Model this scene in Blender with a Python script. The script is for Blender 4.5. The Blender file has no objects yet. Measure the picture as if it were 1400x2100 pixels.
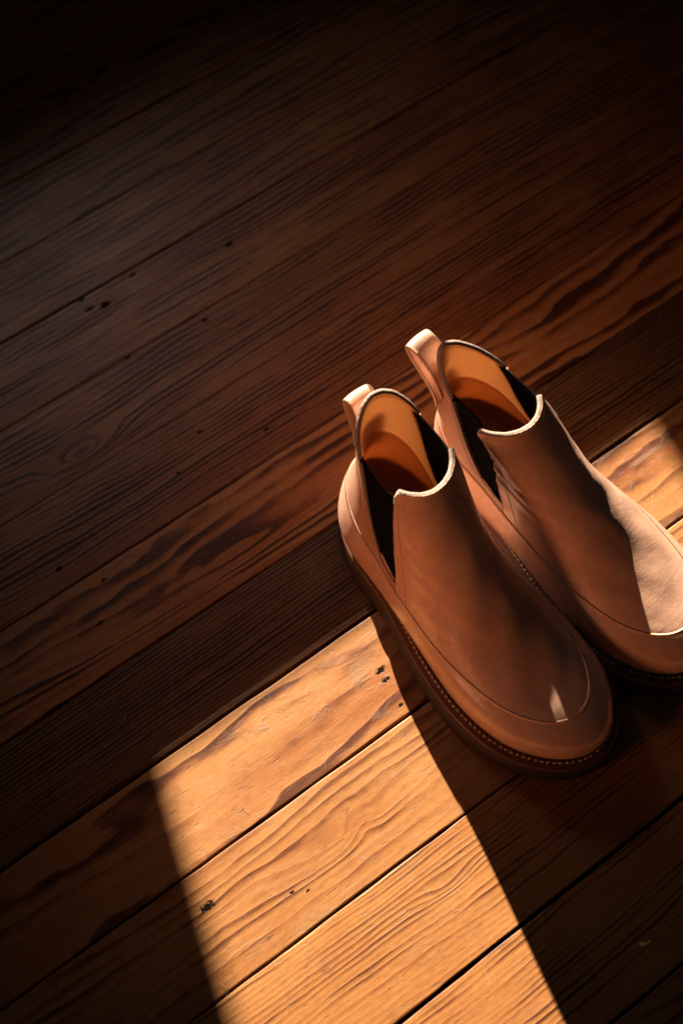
import bpy, math, random
import numpy as np
from mathutils import Vector, Matrix

random.seed(7)
rng = np.random.default_rng(11)
scene = bpy.context.scene
col = scene.collection

# ------------------------------------------------------------------ camera
PITCH, ROLL, CAM_H = math.radians(63.769), math.radians(-7.448), 0.874
BOARD_YAW, BOARD_W, BOARD_O = math.radians(28.782), 0.087, 13.2815
c_, s_ = math.cos(PITCH), math.sin(PITCH)
fw = Vector((0, c_, -s_)); up0 = Vector((0, s_, c_)); rt0 = Vector((1, 0, 0))
rt = math.cos(ROLL) * rt0 + math.sin(ROLL) * up0
up = -math.sin(ROLL) * rt0 + math.cos(ROLL) * up0
cam_data = bpy.data.cameras.new("camera")
cam = bpy.data.objects.new("camera", cam_data)
col.objects.link(cam)
R3 = Matrix((rt, up, -fw)).transposed()
cam.matrix_world = Matrix.Translation((0, 0, CAM_H)) @ R3.to_4x4()
cam_data.sensor_fit = 'HORIZONTAL'
cam_data.sensor_width = 24.0
cam_data.lens = 2300 / 1400 * 24.0
cam_data.clip_start = 0.01
cam_data.clip_end = 100
cam_data.dof.use_dof = True
cam_data.dof.focus_distance = 0.872
cam_data.dof.aperture_fstop = 3.2
scene.camera = cam

# ------------------------------------------------------------------ light
world = bpy.data.worlds.new("World")
scene.world = world
world.use_nodes = True
bg = world.node_tree.nodes["Background"]
bg.inputs[0].default_value = (0.75, 0.75, 0.78, 1)
bg.inputs[1].default_value = 0.0026

SUN_EL = math.radians(22.0)
SUN_H = Vector((0.236, -0.978, 0)).normalized()       # horizontal travel direction of the light
sun_dir = Vector((SUN_H.x * math.cos(SUN_EL), SUN_H.y * math.cos(SUN_EL), -math.sin(SUN_EL)))
sd = bpy.data.lights.new("sun", 'SUN')
sd.energy = 5.0
sd.angle = math.radians(0.5)
sd.color = (1.0, 0.885, 0.75)
sun = bpy.data.objects.new("sun", sd)
sun.rotation_euler = sun_dir.to_track_quat('-Z', 'Y').to_euler()
sun.location = (-0.6, 3.0, 1.5)
col.objects.link(sun)

# added soft spot, pools dim light on the boards from the upper left
ad = bpy.data.lights.new("soft_fill_spot", 'SPOT')
ad.energy = 6.0
ad.spot_size = math.radians(27)
ad.spot_blend = 1.0
ad.shadow_soft_size = 0.28
ad.color = (0.97, 0.90, 0.88)
al = bpy.data.objects.new("soft_fill_spot", ad)
al.location = (-0.75, 1.85, 1.15)
al.rotation_euler = (Vector((-0.10, 0.67, 0.0)) - al.location).to_track_quat('-Z', 'Y').to_euler()
col.objects.link(al)

# added warm fill spot from the lower left, standing in for bounced sunlight
fd = bpy.data.lights.new("warm_fill_spot", 'SPOT')
fd.energy = 6.5
fd.spot_size = math.radians(21.5)
fd.spot_blend = 1.0
fd.shadow_soft_size = 0.16
fd.color = (1.0, 0.37, 0.17)
fl = bpy.data.objects.new("warm_fill_spot", fd)
fl.location = (-0.90, -0.14, 0.45)
fl.rotation_euler = (Vector((0.095, 0.345, 0.115)) - fl.location).to_track_quat('-Z', 'Y').to_euler()
col.objects.link(fl)

scene.view_settings.view_transform = 'Standard'
scene.view_settings.look = 'None'
scene.view_settings.exposure = 2.08
scene.view_settings.gamma = 1.0
scene.view_settings.use_curve_mapping = False
scene.render.engine = 'CYCLES'
scene.cycles.max_bounces = 8
scene.cycles.diffuse_bounces = 5

# ------------------------------------------------------------------ node helpers
class NT:
    def __init__(self, name):
        self.mat = bpy.data.materials.new(name)
        self.mat.use_nodes = True
        self.t = self.mat.node_tree
        self.t.nodes.clear()
        self.out = self.t.nodes.new('ShaderNodeOutputMaterial')
        self.b = self.t.nodes.new('ShaderNodeBsdfPrincipled')
        self.t.links.new(self.b.outputs[0], self.out.inputs[0])
    def put(self, sock, v):
        if hasattr(v, 'is_output'):
            self.t.links.new(v, sock)
        elif v is not None:
            if isinstance(v, (tuple, list)) and len(v) == 3 and sock.type == 'RGBA':
                v = (*v, 1)
            sock.default_value = v
    def m(self, op, a, b=None, c=None, clamp=False):
        n = self.t.nodes.new('ShaderNodeMath'); n.operation = op; n.use_clamp = clamp
        for i, v in enumerate((a, b, c)):
            if v is not None: self.put(n.inputs[i], v)
        return n.outputs[0]
    def vm(self, op, a, b=None):
        n = self.t.nodes.new('ShaderNodeVectorMath'); n.operation = op
        self.put(n.inputs[0], a)
        if b is not None: self.put(n.inputs[1], b)
        return n.outputs[1] if op in ('LENGTH', 'DISTANCE', 'DOT_PRODUCT') else n.outputs[0]
    def coord(self, kind='Object'):
        return self.t.nodes.new('ShaderNodeTexCoord').outputs[kind]
    def mapv(self, v, loc=(0, 0, 0), rot=(0, 0, 0), sc=(1, 1, 1)):
        n = self.t.nodes.new('ShaderNodeMapping')
        self.put(n.inputs[0], v); n.inputs[1].default_value = loc
        n.inputs[2].default_value = rot; n.inputs[3].default_value = sc
        return n.outputs[0]
    def noise(self, v, scale=1.0, detail=2.0, rough=0.5, dist=0.0, color=False):
        n = self.t.nodes.new('ShaderNodeTexNoise')
        self.put(n.inputs['Vector'], v); n.inputs['Scale'].default_value = scale
        n.inputs['Detail'].default_value = detail; n.inputs['Roughness'].default_value = rough
        n.inputs['Distortion'].default_value = dist
        return n.outputs['Color' if color else 'Fac']
    def voro(self, v, scale=1.0, feature='F1', rnd=1.0):
        n = self.t.nodes.new('ShaderNodeTexVoronoi'); n.feature = feature
        self.put(n.inputs['Vector'], v); n.inputs['Scale'].default_value = scale
        n.inputs['Randomness'].default_value = rnd
        return n.outputs['Distance']
    def sep(self, v):
        n = self.t.nodes.new('ShaderNodeSeparateXYZ'); self.put(n.inputs[0], v); return n.outputs
    def comb(self, x, y, z=0.0):
        n = self.t.nodes.new('ShaderNodeCombineXYZ')
        for i, v in enumerate((x, y, z)): self.put(n.inputs[i], v)
        return n.outputs[0]
    def ramp(self, fac, stops, interp='LINEAR'):
        n = self.t.nodes.new('ShaderNodeValToRGB'); n.color_ramp.interpolation = interp
        e = n.color_ramp.elements
        while len(e) < len(stops): e.new(0.5)
        for el, (p, c) in zip(e, stops):
            el.position = p; el.color = (*c, 1) if isinstance(c, tuple) else (c, c, c, 1)
        self.put(n.inputs[0], fac)
        return n.outputs[0]
    def rng(self, v, a, b, c=0.0, d=1.0, smooth=True):
        n = self.t.nodes.new('ShaderNodeMapRange')
        n.interpolation_type = 'SMOOTHSTEP' if smooth else 'LINEAR'
        for i, q in enumerate((v, a, b, c, d)): self.put(n.inputs[i], q)
        return n.outputs[0]
    def mix(self, fac, a, b, mode='MIX'):
        n = self.t.nodes.new('ShaderNodeMix'); n.data_type = 'RGBA'; n.blend_type = mode
        self.put(n.inputs[0], fac); self.put(n.inputs[6], a); self.put(n.inputs[7], b)
        return n.outputs[2]
    def bump(self, h, dist=0.001, strength=1.0, normal=None):
        n = self.t.nodes.new('ShaderNodeBump'); n.inputs['Strength'].default_value = strength
        n.inputs['Distance'].default_value = dist; self.put(n.inputs['Height'], h)
        if normal is not None: self.put(n.inputs['Normal'], normal)
        return n.outputs[0]
    def set(self, **k):
        names = {'color': 'Base Color', 'rough': 'Roughness', 'normal': 'Normal', 'spec': 'Specular IOR Level',
                 'coat': 'Coat Weight', 'coat_rough': 'Coat Roughness', 'sheen': 'Sheen Weight',
                 'sheen_rough': 'Sheen Roughness', 'metal': 'Metallic'}
        for a, v in k.items(): self.put(self.b.inputs[names[a]], v)
        return self.mat

# ------------------------------------------------------------------ mesh helpers
def mesh_obj(name, verts, faces, mats, parent=None, smooth=True, fmat=None):
    me = bpy.data.meshes.new(name)
    me.from_pydata([tuple(map(float, v)) for v in verts], [], faces)
    for m in (mats if isinstance(mats, (list, tuple)) else [mats]): me.materials.append(m)
    if fmat is not None: me.polygons.foreach_set('material_index', fmat)
    me.polygons.foreach_set('use_smooth', [smooth] * len(me.polygons))
    me.update()
    ob = bpy.data.objects.new(name, me)
    col.objects.link(ob)
    if parent is not None: ob.parent = parent
    return ob

# ------------------------------------------------------------------ floor
bd = Vector((math.cos(BOARD_YAW), math.sin(BOARD_YAW), 0))      # along the boards
bn = Vector((-math.sin(BOARD_YAW), math.cos(BOARD_YAW), 0))     # across, away from the camera
def joint_dist(n):       # distance of joint n from the origin along bn
    return (BOARD_O - n) * BOARD_W
def to_board(px, py):    # world xy -> along, across
    v = Vector((px, py, 0)); return v.dot(bd), v.dot(bn)
def unproj(ix, iy, z=0.0):   # helper for reading positions of marks on the floor
    d = (ix - 700) * rt + (1050 - iy) * up + 2300 * fw
    t = (z - CAM_H) / d.z
    return d.x * t, d.y * t

# per board: ring density, noise amplitude, tint, darkness, knots, spots   (board n lies between joint n and n+1)
BOARDS = {  # tint mixes each board's own tone with shade put into the unlit boards
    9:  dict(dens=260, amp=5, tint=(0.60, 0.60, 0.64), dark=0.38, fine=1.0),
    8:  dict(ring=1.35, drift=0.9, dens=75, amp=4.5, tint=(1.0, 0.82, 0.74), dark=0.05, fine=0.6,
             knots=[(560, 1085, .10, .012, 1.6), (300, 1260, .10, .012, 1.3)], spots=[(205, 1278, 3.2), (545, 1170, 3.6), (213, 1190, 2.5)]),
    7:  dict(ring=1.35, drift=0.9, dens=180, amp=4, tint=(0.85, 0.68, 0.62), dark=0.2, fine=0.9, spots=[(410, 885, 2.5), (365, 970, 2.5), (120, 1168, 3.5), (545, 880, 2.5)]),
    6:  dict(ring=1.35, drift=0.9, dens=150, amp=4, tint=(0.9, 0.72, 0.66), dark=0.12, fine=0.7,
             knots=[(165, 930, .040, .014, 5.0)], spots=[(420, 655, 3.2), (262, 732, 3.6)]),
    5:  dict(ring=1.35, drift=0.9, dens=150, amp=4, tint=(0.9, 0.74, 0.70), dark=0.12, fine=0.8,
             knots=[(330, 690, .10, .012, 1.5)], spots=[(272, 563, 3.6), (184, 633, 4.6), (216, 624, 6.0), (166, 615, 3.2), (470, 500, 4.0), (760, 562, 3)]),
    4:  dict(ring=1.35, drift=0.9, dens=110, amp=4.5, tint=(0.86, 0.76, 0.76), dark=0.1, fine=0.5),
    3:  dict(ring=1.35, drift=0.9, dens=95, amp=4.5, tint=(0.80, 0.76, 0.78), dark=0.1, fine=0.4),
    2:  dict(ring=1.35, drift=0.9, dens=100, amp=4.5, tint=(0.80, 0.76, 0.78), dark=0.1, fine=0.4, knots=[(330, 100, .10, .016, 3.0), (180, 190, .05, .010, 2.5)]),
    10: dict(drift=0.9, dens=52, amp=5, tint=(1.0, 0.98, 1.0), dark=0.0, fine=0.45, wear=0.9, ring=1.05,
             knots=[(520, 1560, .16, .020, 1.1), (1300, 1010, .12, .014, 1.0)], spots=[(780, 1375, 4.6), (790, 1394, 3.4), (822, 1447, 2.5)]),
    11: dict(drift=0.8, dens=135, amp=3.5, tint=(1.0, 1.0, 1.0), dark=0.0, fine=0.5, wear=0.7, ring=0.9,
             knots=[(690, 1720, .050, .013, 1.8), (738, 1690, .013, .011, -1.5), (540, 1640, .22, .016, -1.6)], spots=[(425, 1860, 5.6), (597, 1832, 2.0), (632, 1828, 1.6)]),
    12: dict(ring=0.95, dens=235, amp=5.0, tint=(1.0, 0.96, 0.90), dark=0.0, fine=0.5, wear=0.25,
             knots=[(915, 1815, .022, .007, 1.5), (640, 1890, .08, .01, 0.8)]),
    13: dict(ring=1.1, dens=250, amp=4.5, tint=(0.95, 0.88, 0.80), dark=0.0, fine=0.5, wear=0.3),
}
def wood(n):
    p = BOARDS.get(n)
    r = random.Random(100 + n)
    if p is None:
        p = dict(dens=r.uniform(60, 180), amp=r.uniform(3, 5.5), tint=(.88, .82, .8), dark=r.uniform(0, .2), fine=.6)
    T = NT("heart_pine_%d" % n)
    off = (r.uniform(-50, 50), r.uniform(-50, 50), 0)
    yc = (joint_dist(n) + joint_dist(n + 1)) / 2
    P = T.coord('Object')
    x, y, z = T.sep(P)
    # contour field of the growth rings
    wn = T.noise(T.mapv(P, loc=off, sc=(1.6, 6, 1)), 1.0, 2.0, 0.45)
    wn2 = T.noise(T.mapv(P, loc=off, sc=(14, 45, 1)), 1.0, 2.0, 0.55)
    F = T.m('MULTIPLY', y, p['dens'])
    F = T.m('ADD', F, T.m('MULTIPLY', wn, p['amp'] * 2))
    F = T.m('ADD', F, T.m('MULTIPLY', wn2, 1.3))
    for (ix, iy, lx, ly, a) in p.get('knots', ()):
        kx, ky = to_board(*unproj(ix, iy)); ky -= yc
        dx = T.m('DIVIDE', T.m('SUBTRACT', x, kx), lx)
        dy = T.m('DIVIDE', T.m('SUBTRACT', y, ky), ly)
        d2 = T.m('ADD', T.m('MULTIPLY', dx, dx), T.m('MULTIPLY', dy, dy))
        g = T.m('POWER', 2.718, T.m('MULTIPLY', d2, -1.0))
        F = T.m('ADD', F, T.m('MULTIPLY', g, a))
    saw = T.m('FRACT', F)
    wnz = T.t.nodes.new('ShaderNodeTexWhiteNoise'); wnz.noise_dimensions = '1D'
    T.put(wnz.inputs['W'], T.m('FLOOR', F))
    ringv = T.rng(wnz.outputs['Value'], 0.0, 1.0, 0.25, 1.0, smooth=False)
    tone = T.m('MULTIPLY', T.rng(saw, 0.10, 0.80), T.rng(saw, 1.0, 0.86))
    tone = T.m('MULTIPLY', tone, ringv)
    # rings fade in and out along the board
    vis = T.rng(T.noise(T.mapv(P, loc=(off[1], off[0], 3), sc=(9, 26, 1)), 1.0, 4.0, 0.6), 0.30, 0.62, 0.25, 1.0)
    tone = T.m('MULTIPLY', T.m('MULTIPLY', tone, vis), p.get('ring', 0.95))
    fib = T.noise(T.mapv(P, loc=off, sc=(45, 1400, 1)), 1.0, 3.0, 0.6)
    fib2 = T.noise(T.mapv(P, loc=off, sc=(14, 420, 1)), 1.0, 3.0, 0.6)
    t2 = T.m('ADD', tone, T.m('MULTIPLY', T.m('SUBTRACT', fib2, 0.5), 0.75 * p['fine'] + 0.2))
    t2 = T.m('ADD', t2, T.m('MULTIPLY', T.m('SUBTRACT', fib, 0.5), 0.5 * p['fine'] + 0.15))
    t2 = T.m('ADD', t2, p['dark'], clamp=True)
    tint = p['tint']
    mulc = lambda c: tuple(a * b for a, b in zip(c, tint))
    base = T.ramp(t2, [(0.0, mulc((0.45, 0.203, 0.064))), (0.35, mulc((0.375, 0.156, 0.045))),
                       (0.7, mulc((0.170, 0.055, 0.0140))), (1.0, mulc((0.070, 0.021, 0.006)))])
    # worn, slightly dirty mottling
    mt = T.noise(T.mapv(P, loc=(off[1], 4, 0), sc=(150, 420, 1)), 1.0, 4.0, 0.7)
    base = T.mix(T.rng(mt, 0.35, 0.72, 0.0, 0.42), base, T.mix(1.0, base, (0.55, 0.50, 0.46), 'MULTIPLY'))
    mt2 = T.noise(T.mapv(P, loc=(2, off[0], 0), sc=(40, 90, 1)), 1.0, 5.0, 0.7)
    base = T.mix(T.rng(mt2, 0.50, 0.74, 0.0, 0.50), base, T.mix(1.0, base, (0.60, 0.54, 0.50), 'MULTIPLY'))
    # broad warm/cool drift of the timber
    dr = T.noise(T.mapv(P, loc=(off[1], 2, 0), sc=(5, 16, 1)), 1.0, 3.0)
    base = T.mix(T.rng(dr, 0.38, 0.68, 0.0, p.get('drift', 0.55)), base, T.mix(1.0, base, (0.74, 0.58, 0.46), 'MULTIPLY'))
    # scuffed, varnish-bare patches: greyer and flatter
    w1 = T.noise(T.mapv(P, loc=(off[0] * 2, 1, 0), sc=(26, 60, 1)), 1.0, 5.0, 0.68, 0.6)
    w2 = T.noise(T.mapv(P, loc=(7, off[1], 0), sc=(6, 14, 1)), 1.0, 1.0)
    wear = T.m('MULTIPLY', T.rng(w1, 0.52, 0.68), T.rng(w2, 0.42, 0.62))
    wear = T.m('MULTIPLY', wear, p.get('wear', 0.35))
    base = T.mix(T.m('MULTIPLY', wear, 0.75), base, mulc((0.25, 0.155, 0.085)))
    chip = T.noise(T.mapv(P, loc=(3, off[1], 0), sc=(120, 260, 1)), 1.0, 2.0, 0.6)
    chipm = T.m('MULTIPLY', T.rng(chip, 0.715, 0.76), p.get('wear', 0.35))
    base = T.mix(T.m('MULTIPLY', chipm, 0.7), base, (0.40, 0.30, 0.21))
    # dirty flecks lying in the grain
    fl = T.noise(T.mapv(P, loc=(off[1], 9, 0), sc=(70, 420, 1)), 1.0, 3.0, 0.55)
    flm = T.rng(fl, 0.64, 0.72)
    base = T.mix(T.m('MULTIPLY', flm, 0.55), base, (0.05, 0.022, 0.012))
    # pits
    pit = None
    nd = T.noise(T.mapv(P, sc=(420, 420, 1)), 1.0, 2.0)
    for (ix, iy, rr) in p.get('spots', ()):
        kx, ky = to_board(*unproj(ix, iy)); ky -= yc
        rr *= 0.00075
        dx = T.m('DIVIDE', T.m('SUBTRACT', x, kx), rr * 1.5)
        dy = T.m('DIVIDE', T.m('SUBTRACT', y, ky), rr * 0.75)
        d = T.m('SQRT', T.m('ADD', T.m('MULTIPLY', dx, dx), T.m('MULTIPLY', dy, dy)))
        d = T.m('ADD', d, T.m('MULTIPLY', T.m('SUBTRACT', nd, 0.5), 2.2))
        q = T.rng(d, 1.25, 0.6)
        pit = q if pit is None else T.m('MAXIMUM', pit, q)
    if pit is not None:
        base = T.mix(pit, base, (0.012, 0.007, 0.005))
    # scratches
    scr = None
    for k in range(3):
        a = r.uniform(0.5, 2.6)
        Q = T.mapv(P, loc=(r.uniform(0, 9), r.uniform(0, 9), 0), rot=(0, 0, a), sc=(1, 1, 1))
        qn = T.noise(T.mapv(Q, sc=(9, 9, 1)), 1.0, 1.0)
        qx, qy, qz = T.sep(Q)
        lane = T.m('ADD', T.m('MULTIPLY', qy, 22 + 9 * k), T.m('MULTIPLY', qn, 0.8))
        fr = T.m('ABSOLUTE', T.m('SUBTRACT', T.m('FRACT', lane), 0.5))
        line = T.rng(fr, 0.008, 0.002)
        msk = T.rng(T.noise(T.mapv(Q, loc=(k * 3, 5, 0), sc=(26, 34, 1)), 1.0, 1.0), 0.60, 0.66)
        q = T.m('MULTIPLY', line, msk)
        scr = q if scr is None else T.m('MAXIMUM', scr, q)
    base = T.mix(T.m('MULTIPLY', scr, 0.32), base, (0.46, 0.35, 0.24))
    # grime along the board edges
    ed = T.m('ABSOLUTE', T.m('DIVIDE', y, BOARD_W / 2))
    ed = T.m('ADD', ed, T.m('MULTIPLY', T.m('SUBTRACT', wn2, 0.5), 0.08))
    base = T.mix(T.rng(ed, 0.965, 1.0, 0.0, 0.55), base, (0.06, 0.028, 0.015))
    h = T.m('MULTIPLY', tone, 0.55)
    h = T.m('ADD', h, T.m('MULTIPLY', fib2, 0.5))
    h = T.m('ADD', h, T.m('MULTIPLY', fib, 0.25))
    h = T.m('SUBTRACT', h, T.m('MULTIPLY', flm, 0.5))
    h = T.m('SUBTRACT', h, T.m('MULTIPLY', scr, 0.5))
    h = T.m('ADD', h, T.m('MULTIPLY', T.m('MULTIPLY', wear, w1), 1.6))
    if pit is not None: h = T.m('SUBTRACT', h, T.m('MULTIPLY', pit, 0.8))
    slow = T.noise(T.mapv(P, loc=(1, 2, 0), sc=(9, 40, 1)), 1.0, 2.0)
    nrm = T.bump(slow, 0.0007, 1.0)
    nrm = T.bump(h, 0.00026, 1.0, nrm)
    rough = T.m('ADD', T.rng(fib2, 0.3, 0.7, 0.40, 0.58), T.m('MULTIPLY', wear, 0.25), clamp=True)
    sp = T.m('MULTIPLY', T.m('SUBTRACT', 1.0, pit), 0.30) if pit is not None else 0.30
    return T.set(color=base, rough=rough, normal=nrm, spec=sp)

gap_mat = NT("joint_dirt")
gap_mat = gap_mat.set(color=(0.012, 0.008, 0.006), rough=0.95)

sub = mesh_obj("floor", [(-2.5, -1.6, -0.0185), (2.5, -1.6, -0.0185), (2.5, 2.6, -0.0185), (-2.5, 2.6, -0.0185)],
               [(0, 1, 2, 3)], gap_mat)
sub["kind"] = "structure"

GAPS = {1: 2.0, 2: 2.0, 3: 3.4, 4: 1.5, 5: 3.6, 6: 0.9, 7: 0.9, 8: 1.3, 9: 2.0, 10: 4.2, 11: 2.4, 12: 1.8, 13: 3.2, 14: 2.4}
X0, X1, NSEG = -1.9, 1.9, 300
def edge_noise(seed):
    g = np.random.default_rng(seed)
    a = g.normal(0, 1, NSEG + 1); k = np.exp(-np.linspace(-2, 2, 5) ** 2)
    a = np.convolve(a, k / k.sum(), 'same') * 0.00034
    b = np.convolve(g.normal(0, 1, NSEG + 1), np.ones(41) / 41, 'same') * 0.0022
    return a + b
for n in range(-6, 23):
    ya, yb = joint_dist(n), joint_dist(n + 1)          # far edge, near edge
    yc = (ya + yb) / 2
    ga = GAPS.get(n, 1.8) * 0.00042; gb = GAPS.get(n + 1, 1.8) * 0.00042
    far = (ya - yc) - ga + edge_noise(500 + n); near = (yb - yc) + gb + edge_noise(900 + n)
    xs = np.linspace(X0, X1, NSEG + 1)
    ch = 0.0007                                        # worn arris
    cup = random.uniform(-0.0004, 0.0003)
    prof = []
    verts, faces = [], []
    for i in range(NSEG + 1):
        f_, n_ = far[i], near[i]
        verts += [(xs[i], f_, -0.018), (xs[i], f_, -ch), (xs[i], f_ - ch * 0.4, -ch * 0.35), (xs[i], f_ - ch * 1.3, 0), (xs[i], f_ - ch * 2.4, 0),
                  (xs[i], (f_ + n_) / 2, cup),
                  (xs[i], n_ + ch * 2.4, 0), (xs[i], n_ + ch * 1.3, 0), (xs[i], n_ + ch * 0.4, -ch * 0.35), (xs[i], n_, -ch), (xs[i], n_, -0.018)]
    for i in range(NSEG):
        for k in range(10):
            a = i * 11 + k
            faces.append((a, a + 1, a + 12, a + 11))
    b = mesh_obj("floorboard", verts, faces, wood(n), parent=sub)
    b.location = (bn.x * yc, bn.y * yc, random.uniform(-0.0004, 0.0004))
    b.rotation_euler = (0, 0, BOARD_YAW)

# ------------------------------------------------------------------ unseen window wall and added deep sill that shape the patch of sun
plaster = NT("wall_plaster")
plaster = plaster.set(color=(0.03, 0.026, 0.024), rough=0.9)
def board_box(name, a0, a1, n0, n1, z0, z1, mat, parent=None):
    vs = []
    for z in (z0, z1):
        for a, nn in ((a0, n0), (a1, n0), (a1, n1), (a0, n1)):
            p = bd * a + bn * nn; vs.append((p.x, p.y, z))
    fs = [(0, 3, 2, 1), (4, 5, 6, 7), (0, 1, 5, 4), (1, 2, 6, 5), (2, 3, 7, 6), (3, 0, 4, 7)]
    return mesh_obj(name, vs, fs, mat, parent, smooth=False)
tan_n = math.tan(SUN_EL) / abs(SUN_H.dot(bn))           # height per metre across the boards
slip = SUN_H.dot(bd) / SUN_H.dot(bn)                    # drift along the boards per metre across
n_edge = joint_dist(10) - 0.003
aL, nL = to_board(-0.1605, 0.2036)
aR, nR = to_board(0.2945, 0.4635)
WN = joint_dist(10) + 2.55                              # inner face of the window wall
LN = joint_dist(10) + 1.02                              # inner edge of the deep sill
left = aL + slip * (WN - nL); right = aR + slip * (WN - nR)
sill_z = (LN - n_edge) * tan_n
head_z = (WN - n_edge + 0.75) * tan_n
board_box("window_wall", -3.0, left, WN, WN + 0.03, 0, 2.6, plaster)["kind"] = "structure"
board_box("window_wall", right, 3.0, WN, WN + 0.03, 0, 2.6, plaster)["kind"] = "structure"
wall_head = board_box("window_wall", left, right, WN, WN + 0.03, head_z, 2.6, plaster)
wall_head["kind"] = "structure"
board_box("window_sill", -1.5, 2.0, LN, WN, 0.0, sill_z, plaster)["kind"] = "structure"

# unseen tassel-shaped blocker, added to stop a stray sun streak on the floor
def sun_streak_blocker(px, py, zlo, zhi):
    a0, n0 = to_board(px, py)
    d = 0.60
    a = a0 + slip * d; z0 = zlo + d * tan_n; z1 = zhi + d * tan_n
    prof = [(0.012, z0), (0.013, z0 + 0.002), (0.014, (z0 + z1) / 2), (0.013, z1 - 0.012), (0.005, z1), (0.0012, z1 + 0.01), (0.0012, 2.5)]
    vs, fs = [], []
    c = bd * a + bn * (n0 + d)
    for r_, z in prof:
        for k in range(12):
            t = k / 12 * 2 * math.pi; vs.append((c.x + r_ * math.cos(t), c.y + r_ * math.sin(t), z))
    for i in range(len(prof) - 1):
        for k in range(12):
            k2 = (k + 1) % 12; fs.append((i*12 + k, i*12 + k2, i*12 + 12 + k2, i*12 + 12 + k))
    fs.append(tuple(range(11, -1, -1)))
    return mesh_obj("sun_streak_blocker", vs, fs, plaster, wall_head)

sun_streak_blocker(0.0755, 0.475, 0.1746, 0.235)

# ------------------------------------------------------------------ boot materials
def leather(name, c1, c2, rough=0.45, grain=1.0, seed=0.0, glow=0.0):
    T = NT(name)
    P = T.mapv(T.coord('Object'), loc=(seed, seed, 0))
    mot = T.noise(P, 24, 5, 0.65); mot2 = T.noise(P, 170, 4, 0.65); big = T.noise(P, 9, 2, 0.5)
    cc = T.mix(T.rng(mot, 0.30, 0.70), c1, c2)
    cc = T.mix(T.rng(big, 0.40, 0.70, 0, 0.45), cc, tuple(a * b for a, b in zip(c2, (0.80, 0.74, 0.70))))
    cc = T.mix(T.rng(mot2, 0.42, 0.72, 0, 0.45), cc, tuple(0.76 * v for v in c2))
    spots = T.noise(P, 62, 2, 0.5)
    cc = T.mix(T.rng(spots, 0.68, 0.76, 0, 0.40), cc, tuple(0.52 * v for v in c2))
    scuff = T.noise(T.mapv(P, rot=(0.3, 0.2, 0.7), sc=(30, 240, 240)), 1.0, 3, 0.6)
    cc = T.mix(T.rng(scuff, 0.66, 0.74, 0, 0.25), cc, tuple(min(1, 1.18 * v) for v in c1))
    peb = T.voro(P, 760, 'F1'); peb2 = T.noise(P, 330, 5, 0.65)
    crease = T.noise(T.mapv(P, sc=(70, 20, 60)), 1.0, 4, 0.62, 0.8)
    lump = T.noise(P, 34, 2, 0.5)
    nrm = T.bump(lump, 0.0014 * grain, 0.6)
    nrm = T.bump(T.rng(crease, 0.35, 0.62), 0.00010 * grain, 0.6, nrm)
    nrm = T.bump(T.m('ADD', T.m('MULTIPLY', peb, 0.7), peb2), 0.00006 * grain, 0.9, nrm)
    rr = T.rng(mot, 0.3, 0.7, rough - 0.08, rough + 0.08)
    T.set(color=cc, rough=rr, normal=nrm, spec=0.5, coat=0.38 if rough < 0.5 else 0.0, coat_rough=0.22)
    if glow:        # thin vegetable-tanned leather lets a little strong light through
        tr = T.t.nodes.new('ShaderNodeBsdfTranslucent'); tr.inputs[0].default_value = (0.80, 0.47, 0.23, 1)
        mx = T.t.nodes.new('ShaderNodeMixShader'); mx.inputs[0].default_value = glow
        T.t.links.new(T.b.outputs[0], mx.inputs[1]); T.t.links.new(tr.outputs[0], mx.inputs[2])
        T.t.links.new(mx.outputs[0], T.out.inputs[0])
    return T.mat
tan = leather("tan_leather", (0.80, 0.475, 0.32), (0.70, 0.385, 0.24), 0.29)
lining = leather("lining_leather", (0.62, 0.33, 0.16), (0.55, 0.28, 0.13), 0.6, 0.8, 4.0)
shaft_tan = leather("shaft_leather", (0.80, 0.475, 0.32), (0.70, 0.385, 0.24), 0.38, 1.0, 0.0, 0.32)
shaft_lining = leather("shaft_lining", (0.70, 0.36, 0.16), (0.62, 0.30, 0.13), 0.6, 0.8, 4.0, 0.33)
counter_m = leather("counter_lining", (0.66, 0.34, 0.15), (0.58, 0.28, 0.12), 0.6, 0.8, 7.0, 0.55)
T = NT("raw_leather_edge")
P = T.coord('Object')
raw = T.set(color=T.mix(T.rng(T.noise(P, 700, 4, 0.7), 0.35, 0.65), (0.50, 0.36, 0.27), (0.36, 0.24, 0.165)),
            rough=0.85, normal=T.bump(T.noise(P, 900, 4, 0.7), 0.0006))
T = NT("black_elastic")
P = T.coord('Object')
px, py, pz = T.sep(P)
ribs = T.m('SINE', T.m('MULTIPLY', T.m('ADD', px, T.m('MULTIPLY', pz, -0.12)), 3600))
elastic = T.set(color=(0.004, 0.004, 0.0045), rough=0.9, spec=0.06, normal=T.bump(ribs, 0.0003, 0.7))
def sole_mat(name, c1, c2, rough):
    T = NT(name)
    P = T.coord('Object')
    lay = T.noise(T.mapv(P, sc=(12, 12, 900)), 1.0, 2)
    return T.set(color=T.mix(lay, c1, c2), rough=rough, normal=T.bump(T.noise(P, 240, 3), 0.0003))
welt_m = sole_mat("dark_welt", (0.15, 0.060, 0.034), (0.10, 0.040, 0.022), 0.42)
mid_m = sole_mat("stacked_leather", (0.16, 0.060, 0.030), (0.07, 0.027, 0.015), 0.4)
out_m = sole_mat("rubber_outsole", (0.05, 0.026, 0.017), (0.03, 0.017, 0.012), 0.6)
T = NT("waxed_thread"); thread = T.set(color=(0.52, 0.42, 0.22), rough=0.6)
T = NT("tan_thread"); thread2 = T.set(color=(0.62, 0.37, 0.24), rough=0.6)

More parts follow.
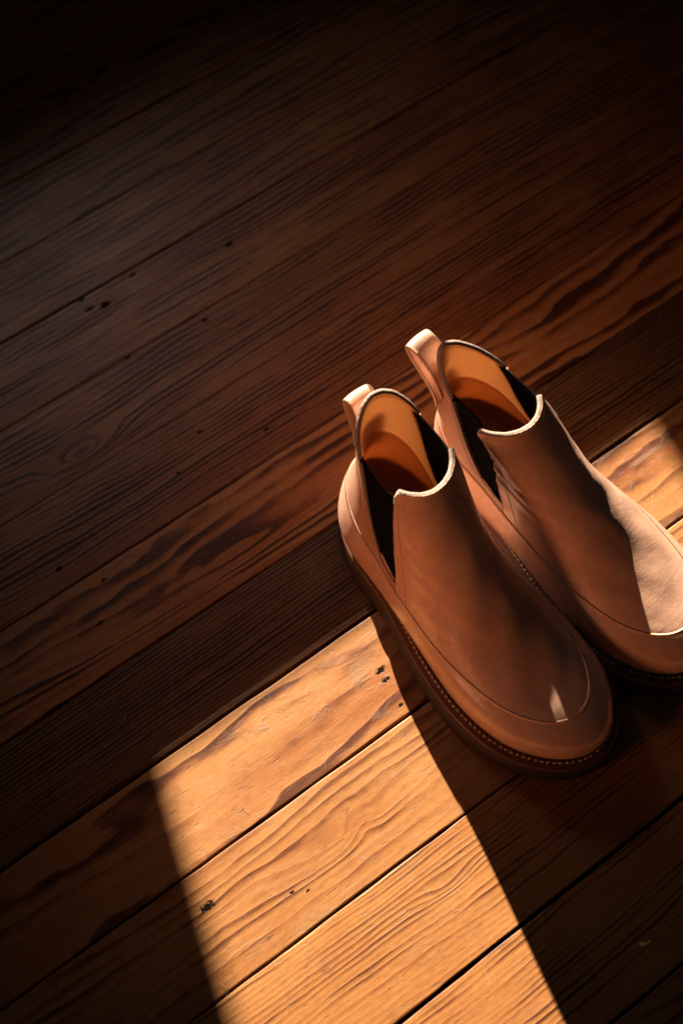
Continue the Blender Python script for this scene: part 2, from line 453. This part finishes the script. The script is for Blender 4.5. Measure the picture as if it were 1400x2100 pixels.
# ------------------------------------------------------------------ boot surface
GT = np.array([0.0, .05, .13, .27, .40, .53, .66, .76, .86, .94, 1.0])
RINGS = [  # xb, xf, zb, zm, zf, half widths at GT[1:-1]
    (.011, .286, .035, .027, .025, [.0225, .0320, .0350, .0385, .0440, .0490, .0490, .0432, .0300]),
    (.006, .2885, .050, .041, .038, [.0250, .0352, .0388, .0420, .0470, .0515, .0510, .0447, .0310]),
    (.006, .284, .071, .057, .051, [.0240, .0342, .0385, .0420, .0465, .0490, .0478, .0422, .0292]),
    (.010, .265, .093, .068, .0605, [.0215, .0312, .0358, .0400, .0430, .0436, .0412, .0362, .0258]),
    (.015, .239, .109, .083, .0660, [.0200, .0295, .0340, .0368, .0384, .0380, .0350, .0297, .0207]),
    (.018, .201, .125, .102, .0780, [.0185, .0280, .0328, .0350, .0346, .0322, .0285, .0231, .0158]),
    (.019, .157, .141, .126, .1030, [.0170, .0260, .0312, .0332, .0329, .0305, .0271, .0222, .0152]),
    (.018, .121, .155, .148, .1370, [.0152, .0232, .0295, .0320, .0325, .0303, .0272, .0225, .0157]),
    (.017, .0975, .169, .164, .163, [.0140, .0215, .0280, .0308, .0315, .0298, .0270, .0224, .0158]),
    (.016, .0915, .185, .182, .185, [.0135, .0205, .0270, .0302, .0310, .0293, .0265, .0220, .0155]),
]
NR = len(RINGS)
def cubic(tab, s):
    """Catmull-Rom through tab (first axis) at parameter array s"""
    tab = np.asarray(tab, float); n = len(tab)
    s = np.clip(s, 0, n - 1 - 1e-9); i = np.floor(s).astype(int); t = s - i
    g = lambda k: tab[np.clip(k, 0, n - 1)]
    p0, p1, p2, p3 = g(i - 1), g(i), g(i + 1), g(i + 2)
    p0 = np.where((i == 0).reshape(i.shape + (1,) * (tab.ndim - 1)), 2 * p1 - p2, p0)
    p3 = np.where((i == n - 2).reshape(i.shape + (1,) * (tab.ndim - 1)), 2 * p2 - p1, p3)
    t = t.reshape(t.shape + (1,) * (tab.ndim - 1))
    return p1 + 0.5 * t * (p2 - p0 + t * (2 * p0 - 5 * p1 + 4 * p2 - p3 + t * (3 * (p1 - p2) + p3 - p0)))
SC = np.array([[r[0], r[1], r[2], r[3], r[4]] for r in RINGS])
HWK = []
for r in RINGS:
    k = np.array(r[5]) / (2 * np.sqrt(GT[1:-1] * (1 - GT[1:-1])))
    HWK.append(np.concatenate([[k[0] * 1.02], k, [k[-1] * 1.02]]))
HWK = np.array(HWK)
LEAN = 0.0
def centre(x):      # toe swings to the inner side
    return 0.010 * np.clip((x - 0.10) / 0.19, 0, 1) ** 1.6
def smooth01(t):
    t = np.clip(t, 0, 1); return t * t * (3 - 2 * t)

def surf(phi, s, lean=(0.0, 0.0, 1.0, 0.0, 0.0)):
    """outer surface of the upper; phi 0 = front, pi = back, positive phi = inner (medial) side"""
    phi = np.asarray(phi, float); s = np.asarray(s, float)
    q = cubic(SC, s); hw = cubic(HWK, s)
    g = (1 + np.cos(phi)) / 2
    # interpolate half widths over g (smooth)
    j = np.clip(np.searchsorted(GT, g, side='right') - 1, 0, len(GT) - 2)
    t = (g - GT[j]) / (GT[j + 1] - GT[j])
    take = lambda k: np.take_along_axis(hw, np.clip(k, 0, len(GT) - 1)[..., None], -1)[..., 0]
    gx = lambda k: GT[np.clip(k, 0, len(GT) - 1)]
    w0, w1, w2, w3 = take(j - 1), take(j), take(j + 1), take(j + 2)
    d = gx(j + 1) - gx(j)
    m1 = np.where(j > 0, (w2 - w0) / np.maximum(gx(j + 1) - gx(j - 1), 1e-6), (w2 - w1) / d) * d
    m2 = np.where(j < len(GT) - 2, (w3 - w1) / np.maximum(gx(j + 2) - gx(j), 1e-6), (w2 - w1) / d) * d
    h = (2*t**3-3*t**2+1)*w1 + (t**3-2*t**2+t)*m1 + (-2*t**3+3*t**2)*w2 + (t**3-t**2)*m2
    x = q[..., 0] + (q[..., 1] - q[..., 0]) * g
    zb, zm, zf = q[..., 2], q[..., 3], q[..., 4]
    z = zb * (1-g)*(1-2*g) + zm * 4*g*(1-g) + zf * g*(2*g-1)
    lean_, skew, wide, rise, sq = lean if not np.isscalar(lean) else (lean, 0.0, 1.0, 0.0, 0.0)
    up_ = np.clip((z - 0.05) / 0.11, 0, 1.4) * np.clip((0.26 - x) / 0.12, 0, 1)
    y0 = np.sin(phi) * h * (1 + (wide - 1) * up_)
    y0 = np.where(np.sin(phi) > 0, y0 * (1 - sq * np.clip(up_, 0, 1) * smooth01((0.88 - g) / 0.40)), y0)
    y = y0 + centre(x) + lean_ * up_
    x = x + skew * y0 * up_
    z = z + rise * up_ * (1 - g)
    return np.stack([x, y, z], -1)
def phi_at_x(x, s):
    q = cubic(SC, s)
    g = np.clip((x - q[..., 0]) / (q[..., 1] - q[..., 0]), 0.0005, 0.9995)
    return np.arccos(2 * g - 1)
def normals(P, closed_u=False):
    du = np.gradient(P, axis=0) if not closed_u else (np.roll(P, -1, 0) - np.roll(P, 1, 0)) / 2
    dv = np.gradient(P, axis=1)
    n = np.cross(du, dv)
    return n / np.maximum(np.linalg.norm(n, axis=-1, keepdims=True), 1e-12)
def shell(name, P, N, th_out, th_in, mats, parent, closed_u=False, round_edges=True, edge_mats=None):
    """thick sheet from grid P[u,v]; mats = outer, inner, rim"""
    nu, nv = P.shape[:2]
    O = P + N * (th_out if np.isscalar(th_out) else th_out[..., None])
    I = P - N * (th_in if np.isscalar(th_in) else th_in[..., None])
    verts = np.concatenate([O.reshape(-1, 3), I.reshape(-1, 3)]).tolist()
    k = nu * nv
    faces, fm = [], []
    un = nu if closed_u else nu - 1
    idx = lambda u, v: (u % nu) * nv + v
    for u in range(un):
        for v in range(nv - 1):
            a, b, c, d = idx(u, v), idx(u + 1, v), idx(u + 1, v + 1), idx(u, v + 1)
            faces.append((a, b, c, d)); fm.append(0)
            faces.append((k + a, k + d, k + c, k + b)); fm.append(1)
    def rim(path):
        # rounded rim: one extra row bulging outward
        pts_o = [np.array(verts[i]) for i in path]; pts_i = [np.array(verts[k + i]) for i in path]
        return pts_o, pts_i
    def add_rim(path, inner_path, closed):
        base = len(verts)
        m = len(path)
        for j in range(m):
            o = np.array(verts[path[j]]); i_ = np.array(verts[k + path[j]])
            ins = np.array(verts[inner_path[j]])
            out = o - ins; ln = np.linalg.norm(out); out = out / ln if ln > 1e-9 else out
            t = np.linalg.norm(o - i_) * 0.5
            mid = (o + i_) / 2
            verts.append((o * .85 + i_ * .15 + out * t * 0.55).tolist())
            verts.append((mid + out * t * 0.85).tolist())
            verts.append((o * .15 + i_ * .85 + out * t * 0.55).tolist())
        cnt = m if closed else m - 1
        for j in range(cnt):
            j2 = (j + 1) % m
            A = [path[j], base + 3*j, base + 3*j + 1, base + 3*j + 2, k + path[j]]
            Bq = [path[j2], base + 3*j2, base + 3*j2 + 1, base + 3*j2 + 2, k + path[j2]]
            for q in range(4):
                faces.append((A[q], A[q+1], Bq[q+1], Bq[q])); fm.append(2)
    top = [idx(u, nv - 1) for u in range(nu)]; top_in = [idx(u, nv - 2) for u in range(nu)]
    bot = [idx(u, 0) for u in range(nu)]; bot_in = [idx(u, 1) for u in range(nu)]
    add_rim(top, top_in, closed_u)
    add_rim(bot, bot_in, closed_u)
    if not closed_u:
        add_rim([idx(0, v) for v in range(nv)], [idx(1, v) for v in range(nv)], False)
        add_rim([idx(nu - 1, v) for v in range(nv)], [idx(nu - 2, v) for v in range(nv)], False)
    return mesh_obj(name, verts, faces, mats, parent, True, fm)

S_SEAM = 3.0        # top edge of the rand
S_TIP = 3.55        # lower tip of the elastic gore
S_COL = 8.0
X_GF_TOP, X_GF_BOT = 0.079, 0.106
def gore_front_x(s):
    t = np.clip((s - S_TIP) / (S_COL - S_TIP), -0.3, 1.2)
    return X_GF_BOT + (X_GF_TOP - X_GF_BOT) * t
def gore_rear_x(s):
    t = np.clip((s - S_TIP) / (S_COL - S_TIP), 0, 1.2)
    return gore_front_x(s) - 0.042 * np.clip(t, 0, 1.2) ** 0.14
def stitch_row(name, rows, length, width, mat, parent, pitch):
    """small raised stitches along polylines; rows = [(points, normals), ...]"""
    verts, faces = [], []
    jit = np.random.default_rng(len(rows[0][0]))
    for pts, nrm in rows:
        seg = np.linalg.norm(np.diff(pts, axis=0), axis=1); cum = np.concatenate([[0], np.cumsum(seg)])
        for i in range(int(cum[-1] / pitch)):
            c = (i + 0.5 + jit.normal(0, 0.05)) * pitch
            at = lambda d: np.array([np.interp(d, cum, pts[:, a]) for a in range(3)])
            ln = length * (1 + jit.normal(0, 0.07))
            p0, p1 = at(c - ln / 2), at(c + ln / 2)
            n = np.array([np.interp(c, cum, nrm[:, a]) for a in range(3)]); n /= np.linalg.norm(n)
            t = p1 - p0; t /= max(np.linalg.norm(t), 1e-9)
            b = np.cross(n, t)
            sh = b * width * jit.normal(0, 0.10)
            k = len(verts)
            for q, (sc_, hh) in zip((p0 - sh, (p0 + p1) / 2, p1 + sh), ((0.55, 0.05), (1.0, 0.75), (0.55, 0.05))):
                for ang in range(6):
                    a = ang / 6 * 2 * math.pi
                    verts.append(q + n * width * (hh - 0.3 + 0.5 * math.sin(a)) + b * width * 0.5 * sc_ * math.cos(a))
            for r_ in range(2):
                for ang in range(6):
                    a2 = (ang + 1) % 6
                    faces.append((k + r_*6 + ang, k + r_*6 + a2, k + r_*6 + 6 + a2, k + r_*6 + 6 + ang))
            faces.append(tuple(k + a for a in range(5, -1, -1))); faces.append(tuple(k + 12 + a for a in range(6)))
    ob = mesh_obj(name, verts, faces, mat, parent)
    ob["kind"] = "stuff"
    return ob

# sole outline
def sole_outline(grow, m=220):
    phi = np.linspace(0, 2 * math.pi, m, endpoint=False)
    P = surf(phi, np.full(m, 0.0), 0.0)
    T_ = np.roll(P, -1, 0) - np.roll(P, 1, 0)
    N_ = np.stack([T_[:, 1], -T_[:, 0], 0 * T_[:, 0]], -1); N_ /= np.linalg.norm(N_, axis=1, keepdims=True)
    g = grow(P[:, 0]) if callable(grow) else grow
    Q = P + N_ * (np.asarray(g)[..., None] if not np.isscalar(g) else g)
    return Q, N_
def sole_layer(name, levels, mat, parent, ztop=None):
    """stack of (grow, zfun) rings closed with caps"""
    rings = []
    for grow, zf in levels:
        Q, _ = sole_outline(grow); Q = Q.copy(); Q[:, 2] = zf(Q[:, 0]); rings.append(Q)
    m = len(rings[0]); verts = np.concatenate(rings).tolist(); faces = []
    for r_ in range(len(rings) - 1):
        for i in range(m):
            i2 = (i + 1) % m
            faces.append((r_*m + i, r_*m + i2, (r_+1)*m + i2, (r_+1)*m + i))
    faces.append(tuple(range(m - 1, -1, -1)))
    faces.append(tuple((len(rings) - 1) * m + i for i in range(m)))
    return mesh_obj(name, verts, faces, mat, parent)

def zspring(x):     # top of the welt: slight toe spring and heel rise
    return 0.0240 + 0.0090 * smooth01((0.13 - x) / 0.10) + 0.004 * np.clip((x - 0.22) / 0.08, 0, 1) ** 2
def make_boot(opt):
    root = bpy.data.objects.new("chelsea_boot", None)
    root.empty_display_size = 0.05
    col.objects.link(root)
    # --- sole
    wg = lambda x: 0.0055 + 0.0050 * smooth01((x - 0.09) / 0.07)
    toe = lambda x: 0.004 * np.clip((x - 0.20) / 0.10, 0, 1) ** 2
    z_w0 = lambda x: zspring(x) - 0.0042
    sole_layer("welt", [(lambda x: wg(x) - 0.0006, z_w0), (lambda x: wg(x) + 0.0004, lambda x: z_w0(x) + 0.0008),
                        (lambda x: wg(x) + 0.0004, lambda x: zspring(x) - 0.0009), (lambda x: wg(x) - 0.0008, lambda x: zspring(x))],
               welt_m, root)
    z_m0 = lambda x: zspring(x) - 0.0098
    sole_layer("midsole", [(lambda x: wg(x) - 0.0012, z_m0), (lambda x: wg(x) - 0.0002, lambda x: z_m0(x) + 0.0010),
                           (lambda x: wg(x) - 0.0002, lambda x: zspring(x) - 0.0052), (lambda x: wg(x) - 0.0014, lambda x: zspring(x) - 0.0044)],
               mid_m, root)
    sole_layer("outsole", [(lambda x: wg(x) - 0.0030, lambda x: toe(x) * 0.9 + 0.0004),
                           (lambda x: wg(x) + 0.0030, lambda x: toe(x) + 0.0020),
                           (lambda x: wg(x) + 0.0034, lambda x: toe(x) + 0.0050),
                           (lambda x: wg(x) - 0.0004, lambda x: zspring(x) - 0.0112), (lambda x: wg(x) - 0.0022, lambda x: zspring(x) - 0.0100)],
               out_m, root)
    # --- welt stitching, on the top of the welt
    Q, N_ = sole_outline(lambda x: wg(x) - 0.0052, 260)
    Q = Q.copy(); Q[:, 2] = zspring(Q[:, 0]) + 0.0002
    ring = np.concatenate([Q, Q[:1]]); nr = np.tile([0, 0, 1.0], (len(ring), 1))
    stitch_row("welt_stitching", [(ring, nr)], 0.0034, 0.0021, thread, root, 0.0047)
    # --- rand: the lower band of the upper, all round
    nu, nv = 200, 26
    phi = np.linspace(0, 2 * math.pi, nu, endpoint=False)[:, None] * np.ones((1, nv))
    ss = np.ones((nu, 1)) * np.linspace(0.0, S_SEAM, nv)[None]
    lean = opt['lean']
    P = surf(phi, ss, lean); N = normals(P, True)
    P[:, 0, 2] -= 0.004
    shell("rand", P, N, 0.0019, 0.0005, [tan, lining, tan], root, closed_u=True)
    # --- vamp and shaft front in one piece
    def patch(lo, hi, nu, nv, s0, stop, side_s=None):
        """grid: v runs s0..stop(phi-ish u), u between x-boundaries"""
        U = np.linspace(-1, 1, nu)
        return U
    nu, nv = 121, 90
    u = np.linspace(-1, 1, nu)[:, None]; v = np.linspace(0, 1, nv)[None]
    # collar profile of the front piece: rounded corners, shallow dip in the middle
    stop_f = 8.10 - 0.30 * (np.clip((np.abs(u) - 0.90) / 0.10, 0, 1) ** 2.2) - 0.08 * np.cos(u * math.pi / 2) ** 2 + 0.005 * (np.sin(u * 9 + 1) + np.sin(u * 23 + 2) * 0.7 + np.sin(u * 61) * 0.35)
    s = (S_SEAM - 0.30) + (stop_f - (S_SEAM - 0.30)) * v
    b = phi_at_x(gore_front_x(s), s)
    ph = u * b
    P = surf(ph, s, lean)
    N = normals(P)
    # gentle break creases over the instep
    fx, fz = P[..., 0], P[..., 2]
    fade = np.exp(-((fx - 0.165) / 0.030) ** 2) * smooth01((s - 3.3) / 0.8)
    cre = np.sin((fx * 1.0 + 0.25 * np.abs(P[..., 1] - 0.01)) * 210 + opt['crease_ph']) * 0.0006 * fade * opt['crease']
    q_ = opt['crease_ph']
    dent = (np.sin(fx * 95 + P[..., 1] * 70 + q_) * np.sin(P[..., 1] * 110 - fz * 60 + 2 * q_) * 0.0005
            + np.sin(fx * 41 - P[..., 1] * 35 + 3 * q_) * 0.0006) * smooth01((s - 3.3) / 0.9) * smooth01((7.7 - s) / 0.8)
    ank = np.exp(-((s - 5.7) / 0.75) ** 2)      # soft folds where the ankle bends
    fold = np.sin(fz * 520 + fx * 150 + np.sin(P[..., 1] * 80 + q_) * 1.2 + q_) * 0.0007 * ank * np.clip(np.abs(ph) / b, 0, 1) ** 1.5 * opt['fold']
    P = P + N * (cre + dent + fold)[..., None]
    N = normals(P)
    Os = P + N * 0.00115
    stitch_row("edge_stitching", [(Os[4, 8:-6], N[4, 8:-6]), (Os[-5, 8:-6], N[-5, 8:-6]), (Os[9:-9, -4], N[9:-9, -4])], 0.0014, 0.00065, thread2, root, 0.0023)
    edge = smooth01((v - 0.93) / 0.07) * np.ones_like(u)
    shell("vamp", P, N, 0.0010 + 0.0004 * edge, 0.0018 + 0.0010 * edge, [tan, lining, raw], root)
    # --- heel and quarter piece
    nu, nv = 121, 70
    u = np.linspace(-1, 1, nu)[:, None]; v = np.linspace(0, 1, nv)[None]
    arch = np.cos(np.clip(u, -1, 1) * math.pi / 2) ** 0.7
    stop_b = opt['dip'] - 0.15 + (opt['arch'] - opt['dip'] + 0.15) * np.clip(arch, 0, 1) ** opt['shoulder']
    stop_b = stop_b + 0.016 * (np.sin(u * 8 + opt['crease_ph']) + np.sin(u * 21 + 1) * 0.7 + np.sin(u * 57) * 0.4) * (1 - u ** 8)
    s = (S_SEAM - 0.30) + (stop_b - (S_SEAM - 0.30)) * v
    b = phi_at_x(gore_rear_x(s), s)
    ph = math.pi + u * (math.pi - b)
    P = surf(ph, s, lean); N = normals(P)
    Os = P - N * 0.0023
    stitch_row("lining_stitching", [(Os[5, 30:-8], -N[5, 30:-8]), (Os[-6, 30:-8], -N[-6, 30:-8]), (Os[14:-14, -4], -N[14:-14, -4])], 0.0016, 0.0007, thread2, root, 0.0025)
    Os = P + N * 0.00115
    stitch_row("edge_stitching", [(Os[4, 10:-8], N[4, 10:-8]), (Os[-5, 10:-8], N[-5, 10:-8])], 0.0014, 0.00065, thread2, root, 0.0023)
    edge = smooth01((v - 0.93) / 0.07) * (1 - np.abs(u) ** 10)
    shell("heel_quarter", P, N, 0.0010 + 0.0003 * edge, 0.0022 + 0.0008 * edge, [shaft_tan, shaft_lining, raw], root)
    # edge stitching of both pieces along the gores
    # --- gores
    for side in (1, -1):
        nu, nv = 24, 50
        u = np.linspace(0, 1, nu)[:, None]; v = np.linspace(0, 1, nv)[None]
        topg = opt['dip'] - 0.22 * np.sin(u * math.pi) + (7.74 - opt['dip']) * u
        s = (S_TIP - 0.25) + (topg - (S_TIP - 0.25)) * v
        xf_ = gore_front_x(s) + 0.006; xr_ = gore_rear_x(s) - 0.006
        b = phi_at_x(xr_ + (xf_ - xr_) * u, s)
        P = surf(side * b, s, lean); N = normals(P)
        if side > 0: N = N
        Nout = np.where((N[..., 1:2] * side) > 0, N, -N)
        sag = np.sin(u * math.pi) * np.sin(np.clip(v, 0, 1) * math.pi * 0.62) ** 1.0
        P = P - Nout * (0.0012 + opt['sag'] * sag[..., None])
        g = shell("elastic_gore", P, Nout, 0.0008, 0.0008, [elastic, elastic, elastic], root)
    # --- insole
    m = 120
    phi = np.linspace(0, 2 * math.pi, m, endpoint=False)
    Q = surf(phi, np.full(m, 0.45), 0.0); c0 = Q.mean(0)
    Q = c0 + (Q - c0) * 0.95; Q[:, 2] = zspring(Q[:, 0]) + 0.006
    verts = Q.tolist() + [(c0[0], c0[1], zspring(c0[0]) + 0.005)]
    mesh_obj("insole", verts, [(i, (i + 1) % m, m) for i in range(m)], lining, root)
    # --- counter pocket inside the heel, with its curved top edge
    nu, nv = 81, 24
    u = np.linspace(-1, 1, nu)[:, None]; v = np.linspace(0, 1, nv)[None]
    topc = 5.9 - 3.4 * np.abs(u) ** 1.7
    s = 0.5 + (topc - 0.5) * v
    b = phi_at_x(np.full_like(s, 0.105), s)
    P = surf(math.pi + u * (math.pi - b), s, lean); N = normals(P)
    P = P - N * 0.0040
    nf = [(i * nv + k, (i + 1) * nv + k, (i + 1) * nv + k + 1, i * nv + k + 1) for i in range(nu - 1) for k in range(nv - 1)]
    mesh_obj("counter_lining", P.reshape(-1, 3), nf, counter_m, root)
    Ct = P[2:-2, -2] - N[2:-2, -2] * 0.0004
    stitch_row("counter_stitching", [(Ct, -N[2:-2, -2])], 0.0017, 0.0007, thread2, root, 0.0026)
    # --- pull tab: a strap folded into a loop behind the heel
    path = np.array(opt['tab'])      # (x, z) control points
    tt = np.linspace(0, len(path) - 1, 60)
    C = cubic(path, tt)
    w = 0.0105
    ys = np.linspace(-w, w, 9)
    s_ref = float(np.interp(C[-1, 1], SC[:, 2], np.arange(NR)))
    yc = np.array([float(surf(np.array(math.pi), np.array(np.interp(z_, SC[:, 2], np.arange(NR))), lean)[1]) for z_ in C[:, 1]])
    yc = yc + opt.get('tab_dy', 0) * smooth01((C[:, 1] - 0.12) / 0.05)
    Pt = np.zeros((60, 9, 3))
    Pt[..., 0] = C[:, None, 0] + 0.0012 * ((ys / w) ** 2)[None] * 1.0
    Pt[..., 1] = yc[:, None] + ys[None]
    Pt[..., 2] = C[:, None, 1]
    Nt = normals(Pt)
    shell("pull_tab", Pt, Nt, 0.0008, 0.0008, [tan, tan, raw], root)
    return root

def place(root, heel, u_dir, mirror):
    a = math.atan2(u_dir[1], u_dir[0])
    root.location = (heel[0], heel[1], 0.0)
    root.rotation_euler = (0, 0, a)
    if mirror:      # bake the mirror into the meshes so that no object carries a negative scale
        for ch in root.children:
            me = ch.data
            co = np.empty(len(me.vertices) * 3); me.vertices.foreach_get('co', co)
            co = co.reshape(-1, 3); co[:, 1] *= -1
            me.vertices.foreach_set('co', co.ravel()); me.flip_normals(); me.update()

TAB_L = [(.0165, .132), (.0155, .144), (.0120, .156), (.0060, .1640), (-.0010, .1660), (-.0055, .162), (-.0030, .154), (.0045, .145), (.0110, .136), (.0130, .127)]
TAB_R = [(.0165, .120), (.0140, .136), (.0090, .153), (-.001, .166), (-.0105, .1695), (-.0160, .164), (-.0130, .151), (-.002, .132), (.0065, .113), (.0085, .096)]
left_boot = make_boot(dict(fold=0.5, sag=0.003, dip=7.55, shoulder=0.85, lean=(0.013, -0.06, 1.03, 0.004, 0.0), arch=8.72, crease=0.2, crease_ph=0.4, tab=TAB_L, tab_dy=0.002))
left_boot["label"] = "tan leather chelsea boot wholly in frame, nearer the sunlit boards, vamp in shade"
left_boot["category"] = "boot"; left_boot["group"] = "pair of tan chelsea boots"
place(left_boot, (0.0105, 0.436), (.507, -.862), False)
right_boot = make_boot(dict(fold=1.3, sag=0.004, dip=7.2, shoulder=1.2, lean=(0.016, -0.2, 1.06, 0.008, 0.42), arch=8.85, crease=0.3, crease_ph=1.7, tab=TAB_R))
right_boot["label"] = "tan leather chelsea boot cut off by the right edge, its outer side in sun"
right_boot["category"] = "boot"; right_boot["group"] = "pair of tan chelsea boots"
place(right_boot, (0.095, 0.485), (.60, -.80), True)
# ---END BOOTS

# ------------------------------------------------------------------ lint and grit lying on the boards
dv, df = [], []
dr_ = np.random.default_rng(5)
for k in range(420):
    ix, iy = dr_.uniform(0, 1400), dr_.uniform(0, 2100)
    x, y = unproj(ix, iy)
    if k % 6 == 0:       # a curled fibre
        L_ = dr_.uniform(0.004, 0.011); a = dr_.uniform(0, 6.28); cv = dr_.normal(0, 160); w_ = 0.00011
        p = np.array([x, y, 0.0007]); prev = None
        for q in range(9):
            d = np.array([math.cos(a), math.sin(a), 0]); nn = np.array([-d[1], d[0], 0])
            z = 0.0007 + 0.0004 * math.sin(q * 0.8)
            i0 = len(dv)
            dv += [p + nn * w_ + [0, 0, z - p[2]], p - nn * w_ + [0, 0, z - p[2]], p + [0, 0, z - p[2] + 1.6 * w_]]
            if prev is not None:
                for e in ((0, 1), (1, 2), (2, 0)): df.append((prev + e[0], prev + e[1], i0 + e[1], i0 + e[0]))
            prev = i0; p = p + d * L_ / 8; a += cv * L_ / 8
    else:                # a grain of dust
        r_ = dr_.uniform(0.00012, 0.00038); i0 = len(dv); z = 0.0005 + r_ * 0.6
        for v in ((1, 0, 0), (-1, 0, 0), (0, 1, 0), (0, -1, 0), (0, 0, 1), (0, 0, -1)):
            dv.append(np.array([x, y, z]) + np.array(v) * r_ * dr_.uniform(0.6, 1.4, 3))
        for f_ in ((0, 2, 4), (2, 1, 4), (1, 3, 4), (3, 0, 4), (2, 0, 5), (1, 2, 5), (3, 1, 5), (0, 3, 5)): df.append(tuple(i0 + q for q in f_))
T = NT("dust"); dust_m = T.set(color=(0.42, 0.36, 0.30), rough=0.9)
dust = mesh_obj("dust", dv, df, dust_m)
dust["kind"] = "stuff"; dust["label"] = "specks of dust and lint lying on the floorboards"
